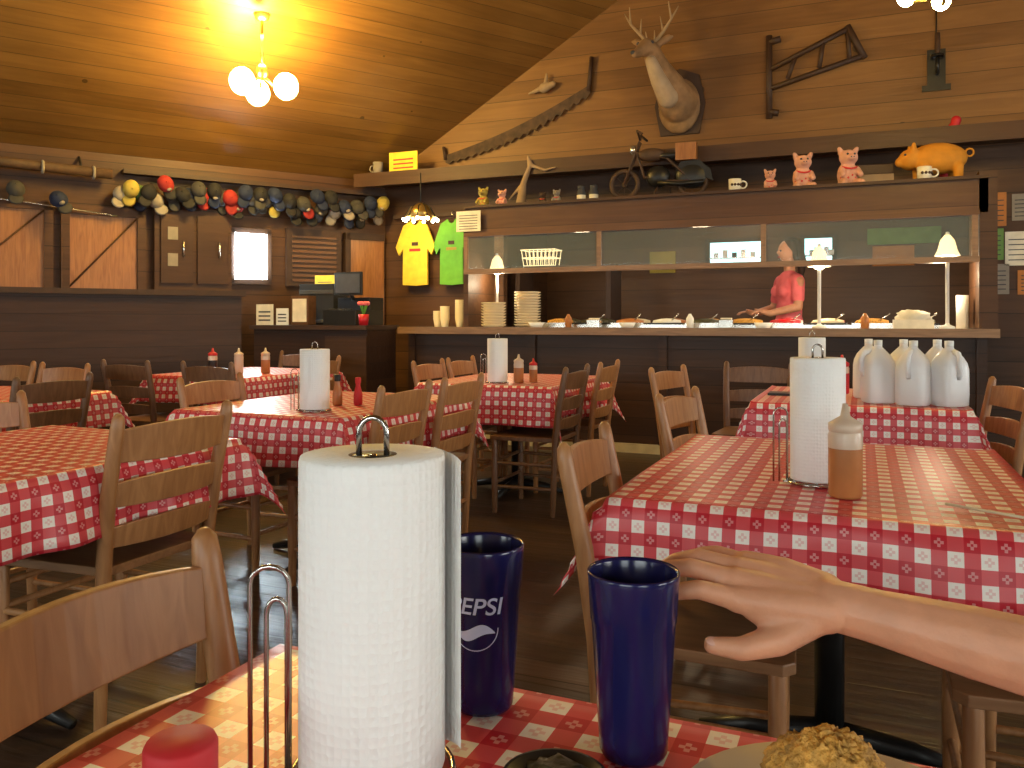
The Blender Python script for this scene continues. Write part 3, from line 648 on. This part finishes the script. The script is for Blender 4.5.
roll(-.10,2.14,h=.305);roll(-.23,4.36,h=.31);roll(-2.2,2.98,h=.27);roll(-2.12,4.76)

def bottle(x,y,m='sauce',cap='clearp',s=1,z=.753,nm='sauce_bottle'):
    b=B();b.lathe([(0,0),(.03,0),(.033,.006),(.033,.1)],m,20);b.lathe([(.033,.1),(.0335,.125),(.030,.135)],'clearp',20)
    b.lathe([(.031,.133),(.033,.137),(.033,.15),(.024,.156),(.01,.165),(.005,.19),(0,.19)],cap,20)
    o=b.make(nm,(x,y,z));o.scale=(s,)*3
def shaker(x,y,m,cap='dkmetal',s=1,nm='spice_shaker'):
    b=B();b.lathe([(0,0),(.02,0),(.023,.01),(.023,.055),(.018,.075),(.012,.1),(.012,.115)],m,20);b.lathe([(.014,.112),(.015,.118),(.015,.14),(.012,.143),(0,.144)],cap,20)
    o=b.make(nm,(x,y,.753));o.scale=(s,)*3
bottle(-.035,2.0,s=1.1)
shaker(-2.25,3.22,'sauce');shaker(-2.17,3.27,'redcap','redcap',.9,'hot_sauce_bottle')
bottle(-2.0,4.82,s=.95);bottle(-1.94,4.92,'sauce','redcap',.8)
bottle(-4.42,4.75,'dkmetal','redcap',1.0);bottle(-4.22,4.8,'clearp');bottle(-4.1,4.95,'sauce')
bottle(-.1,4.8,'redp','redp',1.1,nm='ketchup_bottle')
b=B();b.lathe([(0,0),(.024,0),(.026,.06),(.024,.075)],'clearp',20);b.lathe([(.0255,.072),(.0255,.092),(.0235,.096),(0,.096)],'redcap',24);b.make('spice_jar',(-.450,.452,.753))
def jug(x,y,rz):
    b=B();prof=[(0,.066),(.006,.074),(.05,.076),(.15,.075),(.175,.071),(.2,.058),(.222,.036),(.235,.021),(.25,.02)];seg=24;vs=[];fs=[]
    for z,r in prof:
        ex=.5 if z<.16 else .5+.5*(z-.16)/.075;ex=min(1,ex)
        for k in range(seg):
            t=2*pi*k/seg;c,s_=math.cos(t),math.sin(t)
            vs.append((r*math.copysign(abs(c)**ex,c),r*math.copysign(abs(s_)**ex,s_),z))
    for i in range(len(prof)-1):
        for k in range(seg): a=i*seg+k;c=i*seg+(k+1)%seg;fs.append((a,c,c+seg,a+seg))
    fs.append(tuple(range(seg))[::-1]);fs.append(tuple(range((len(prof)-1)*seg,len(prof)*seg)));b.add(vs,fs,'jug',True)
    b.tube([(.035,0,.22),(.07,0,.212),(.086,0,.18),(.085,0,.14),(.07,0,.115)],.013,'jug',10)
    b.lathe([(.021,.245),(.021,.265),(0,.266)],'white',18);b.make('water_jug',(x,y,.754),rz).scale=(.93,.93,1.13)
for i,(x,y) in enumerate([(.07,4.34),(.22,4.28),(.37,4.30),(.03,4.58),(.19,4.54),(.34,4.55)]): jug(x,y,200+i*50)
b=B();b.box(-.1,.1,-.07,.07,0,.012,'black');b.make('serving_tray',(-.36,4.6,.753),0,.003)
b=B();b.tube([(-.11,.02,.006),(.1,-.02,.006)],.003,'plate',8);b.make('wrapped_straw',(.26,1.92,.753),-20)

# ------------------------------------------------------------------ near table things
def tumbler(x,y,lab=False):
    p=empty('tumbler',(x,y,.753));p.scale=(1,1,.93)
    b=B();b.lathe([(0,0),(.029,0),(.031,.004),(.032,.02),(.0385,.13),(.0395,.132),(.0418,.173),(.0425,.178),(.0412,.18),(.0398,.176),(.037,.13),(.030,.012),(0,.01)],'blue',48);b.make('cup',parent=p)
    b=B();b.lathe([(0,.13),(.0365,.13)],'cola',32);b.lathe([(.0365,.13),(.0298,.014),(0,.014)],'cola',32);b.make('drink',parent=p)
    if lab:
        b=B();ang0=math.radians(-67-12)
        def wrap(x_,z_):
            r=.032+(.0385-.032)*(z_-.02)/.11+.0006
            a=ang0+x_/r;return (r*math.cos(a),r*math.sin(a),z_)
        vs,fs=text_geo('PEPSI',.0255,.2,.01);b.add([wrap(v[0],v[1]+.113) for v in vs],fs,'print')
        def ring(r0,r1,a0,a1,n=28):
            vs=[];fs=[]
            for k in range(n+1):
                a=a0+(a1-a0)*k/n;vs.append(wrap(r0*math.cos(a),.098+r0*math.sin(a)));vs.append(wrap(r1*math.cos(a),.098+r1*math.sin(a)))
            for k in range(n): fs.append((2*k,2*k+2,2*k+3,2*k+1))
            b.add(vs,fs,'print')
        ring(.0238,.0248,pi,2*pi)
        vs=[];fs=[]
        for k in range(21):
            q=-1+k*.1;xx=q*.021;zc=.093+.004*math.sin(q*pi);th=.006*(1-q*q)+.0006;vs.append(wrap(xx,zc-th));vs.append(wrap(xx,zc+th))
        for k in range(20): fs.append((2*k,2*k+2,2*k+3,2*k+1))
        b.add(vs,fs,'print');b.make('printed_logo',parent=p)
tumbler(-.194,.743);tumbler(-.361,.774,True)
b=B();b.lathe([(0,0),(.08,0),(.085,.004),(.12,.014),(.13,.02),(.128,.022),(.085,.008),(0,.006)],'plate',48);b.make('dinner_plate',(-.01,.655,.753))
b=B();b.ell((.0,.0,.034),(.040,.034,.040),'rice',72,36,None,.18,14);b.ell((-.022,.012,.030),(.03,.03,.03),'rice',50,26,None,.22,12);b.ell((.055,-.01,.026),(.035,.035,.026),'rice',40,20,None,.25,10);b.ell((-.05,-.05,.02),(.03,.04,.02),'dkfood',30,14,None,.4,6);b.make('fried_food',(-.02,.668,.765))
b=B();b.lathe([(0,0),(.03,0),(.043,.016),(.045,.018),(.042,.018),(.028,.004),(0,.004)],'black',32);b.ell((0,0,.01),(.036,.036,.014),'dkfood',24,10,None,.4,6);b.make('side_dish_bowl',(-.235,.645,.753))

# ------------------------------------------------------------------ hand and arm
p=empty('human_arm_and_hand')
X=Vector((-1,-.20,.17)).normalized();Zr=Vector((.1,-.42,.9));Y=Zr.cross(X).normalized();Z=X.cross(Y).normalized()
W0=Vector((-.034,.885,.866));HM=Matrix(((X.x,Y.x,Z.x,W0.x),(X.y,Y.y,Z.y,W0.y),(X.z,Y.z,Z.z,W0.z),(0,0,0,1)))
b=B()
F={'i':[(.088,.029,.006),(.126,.038,.016),(.149,.042,.010),(.166,.044,.0)],
 'm':[(.092,.008,.010),(.136,.010,.016),(.161,.011,.008),(.178,.011,-.004)],
 'r':[(.087,-.013,.007),(.128,-.019,.006),(.150,-.022,-.008),(.163,-.023,-.023)],
 'p':[(.078,-.032,.001),(.108,-.044,-.004),(.124,-.049,-.014),(.135,-.051,-.026)]}
for k,pts in F.items():
    q=.86 if k=='p' else 1
    b.chain(pts,[.0118*q,.0098*q,.0086*q,.0072*q],'skin',HM)
    y=pts[0][1];b.chain([(0,y*.45,0),(.04,y*.75,.004),pts[0]],[.021,.0175,.0135],'skin',HM)
b.chain([(.012,.016,-.006),(.045,.048,-.016),(.078,.066,-.020),(.106,.070,-.020)],[.02,.0155,.0115,.0085],'skin',HM)
b.chain([(.045,.03,-.008),(.07,.028,.0)],[.017,.014],'skin',HM)
E=HM.inverted()@Vector((.34,.90,.805))
b.chain([(0,0,0),tuple(E*.12),tuple(E*.35),tuple(E*.7),tuple(E)],[.0255,.0265,.034,.041,.042],'skin',HM)
b.make('arm',parent=p,remesh=.0026,smooth=5)
b=B()
for pts,r in((F['i'],.0062),(F['m'],.0062),(F['r'],.006),([(0,0,0),(0,0,0),(.078,.066,-.020),(.106,.070,-.020)],.007)):
    a=Vector(pts[2]);c=Vector(pts[3]);d=(c-a).normalized();nn=Vector((0,0,1));nn=(nn-d*nn.dot(d)).normalized();sd=d.cross(nn)
    T=HM@Matrix(((d.x,sd.x,nn.x,c.x+nn.x*.0052),(d.y,sd.y,nn.y,c.y+nn.y*.0052),(d.z,sd.z,nn.z,c.z+nn.z*.0052),(0,0,0,1)))
    b.ell((0,0,0),(.0075,r*.85,.0028),'nail',14,8,T)
b.make('fingernails',parent=p)

# ------------------------------------------------------------------ kitchen worker
p=empty('kitchen_worker',(-.66,8.5,.12),-60);p.scale=(1.03,)*3
b=B();b.ell((0,-.01,1.60+.05),(.078,.095,.115),'skin');b.chain([(0,.01,1.42),(0,0,1.56)],[.055,.05],'skin');b.ell((0,-.105,1.64),(.014,.02,.02),'skin')
for q in(-1,1):
    b.ell((q*.08,.0,1.64),(.012,.022,.03),'skin')
    b.chain([(q*.2,0,1.36),(q*.25,-.03,1.12),(q*.18,-.27,1.06),(q*.15,-.34,1.08)],[.05,.042,.032,.025],'skin')
    for j in range(4): b.chain([(q*(.13+.016*j),-.37,1.08),(q*(.13+.016*j),-.42,1.07),(q*(.13+.016*j),-.445,1.05)],[.01,.009,.007],'skin')
    b.chain([(q*.13,-.35,1.09),(q*.10,-.38,1.1)],[.012,.009],'skin')
b.make('head_and_arms',parent=p,remesh=.008,smooth=3)
b=B();b.ell((0,0,1.28),(.17,.12,.2),'pink_shirt');b.ell((0,0,1.08),(.15,.115,.2),'pink_shirt');b.ell((0,0,.97),(.165,.125,.14),'pink_shirt');b.chain([(-.155,0,1.37),(.155,0,1.37)],[.068,.068],'pink_shirt')
for q in(-1,1): b.chain([(q*.18,0,1.36),(q*.232,-.02,1.2)],[.064,.056],'pink_shirt');b.ell((q*.08,-.085,1.27),(.065,.055,.065),'pink_shirt')
b.make('shirt',parent=p,remesh=.01,smooth=3)
b=B();b.ell((0,0,.9),(.175,.13,.12),'jeans')
for q in(-1,1): b.chain([(q*.09,0,.85),(q*.09,-.01,.48),(q*.09,.01,.1)],[.095,.07,.052],'jeans');b.chain([(q*.09,.03,.045),(q*.09,-.13,.04)],[.04,.035],'jeans')
b.make('trousers',parent=p,remesh=.012,smooth=3)
b=B();b.ell((0,.03,1.695),(.092,.105,.095),'hair');b.chain([(0,.09,1.66),(0,.13,1.55),(0,.12,1.42)],[.055,.045,.025],'hair')
for q in(-1,1): b.chain([(q*.07,.0,1.72),(q*.082,.02,1.62),(q*.075,.05,1.52)],[.03,.028,.02],'hair')
b.make('hair',parent=p,remesh=.008,smooth=3)
b=B()
for q in(-1,1): b.ell((q*.03,-.098,1.655),.009,'ink')
b.tube([(-.025,-.1,1.598),(0,-.106,1.595),(.025,-.1,1.598)],.005,'redink');b.make('eyes_mouth',parent=p)

# ------------------------------------------------------------------ unseen windows: added fill behind the viewer, daylight to the right
def winlight(nm,loc,rot,w,h,e,col=(1,.85,.65)):
    l=bpy.data.lights.new(nm,'AREA');l.shape='RECTANGLE';l.size=w;l.size_y=h;l.energy=e;l.color=col
    o=bpy.data.objects.new(nm,l);bpy.context.collection.objects.link(o);o.location=loc;o.rotation_euler=rot
k=5
for x,e_ in((-8,30),(-4.2,28),(-.5,24),(3.2,24)):  # front-wall windows made up to give soft fill from behind the viewer
    b=B();b.box(x-1.1,x+1.1,-3.52,-3.49,1.0,2.4,'sky')
    for a in(x-1.15,x-.02,x+1.1): b.box(a,a+.05,-3.5,-3.42,.95,2.45,'darkwood')
    for z in(.95,2.4): b.box(x-1.15,x+1.15,-3.5,-3.42,z,z+.05,'darkwood')
    b.make('window_%d'%k);k+=1
    winlight('window_daylight',(x,-3.38,1.7),(math.radians(90),0,0),2.1,1.3,e_)  # area light added as fill at the made-up front window
for y in(0.5,4.5):
    b=B();b.box(5.97,5.99,y-1.1,y+1.1,1.0,2.4,'sky')
    for a in(y-1.15,y-.02,y+1.1): b.box(5.92,5.98,a,a+.05,.95,2.45,'darkwood')
    for z in(.95,2.4): b.box(5.92,5.98,y-1.15,y+1.15,z,z+.05,'darkwood')
    b.make('window_%d'%k);k+=1
    winlight('window_daylight',(5.88,y,1.7),(math.radians(90),0,math.radians(90)),2.1,1.3,75,(1,.88,.74))
def pt(nm,loc,e,col,r=.1,typ='POINT'):
    l=bpy.data.lights.new(nm,typ);l.energy=e;l.color=col;l.shadow_soft_size=r
    o=bpy.data.objects.new(nm,l);bpy.context.collection.objects.link(o);o.location=loc;return o
for x,y,e_ in((-.32,7.3,16),(.55,7.3,16),(-3.25,7.36,9)): pt('heat_lamp_light',(x,y,1.50),e_,(1,.78,.5),.06)
for x in(-2.4,-1.3): pt('hood_light',(x,7.3,1.92),9,(1,.75,.45),.08)
pt('kitchen_light',(-1.2,8.9,2.5),14,(1,.8,.55),.2)
pt('pendant_light',(-4.1,7.3,2.1),12,(1,.7,.35),.08)
winlight('door_glass_daylight',(-6.84+.5365*2.13+.844*.1,4.83+.844*2.13-.5365*.1,1.8),(math.radians(90),0,math.radians(57.55)),.3,.4,16,(.8,.93,1))
w=bpy.data.worlds.new('w');bpy.context.scene.world=w;w.use_nodes=True
w.node_tree.nodes['Background'].inputs[0].default_value=(1,.85,.7,1);w.node_tree.nodes['Background'].inputs[1].default_value=.35
cd=bpy.data.cameras.new('cam');cam=bpy.data.objects.new('camera',cd);bpy.context.collection.objects.link(cam)
cam.location=(0,0,1.15);cam.rotation_euler=(math.radians(90),0,math.radians(23));cd.sensor_width=36;cd.lens=36*825/1024;cd.shift_y=-.0625;cd.clip_start=.02
bpy.context.scene.camera=cam
vs=bpy.context.scene.view_settings;vs.view_transform='Standard';vs.exposure=0.0
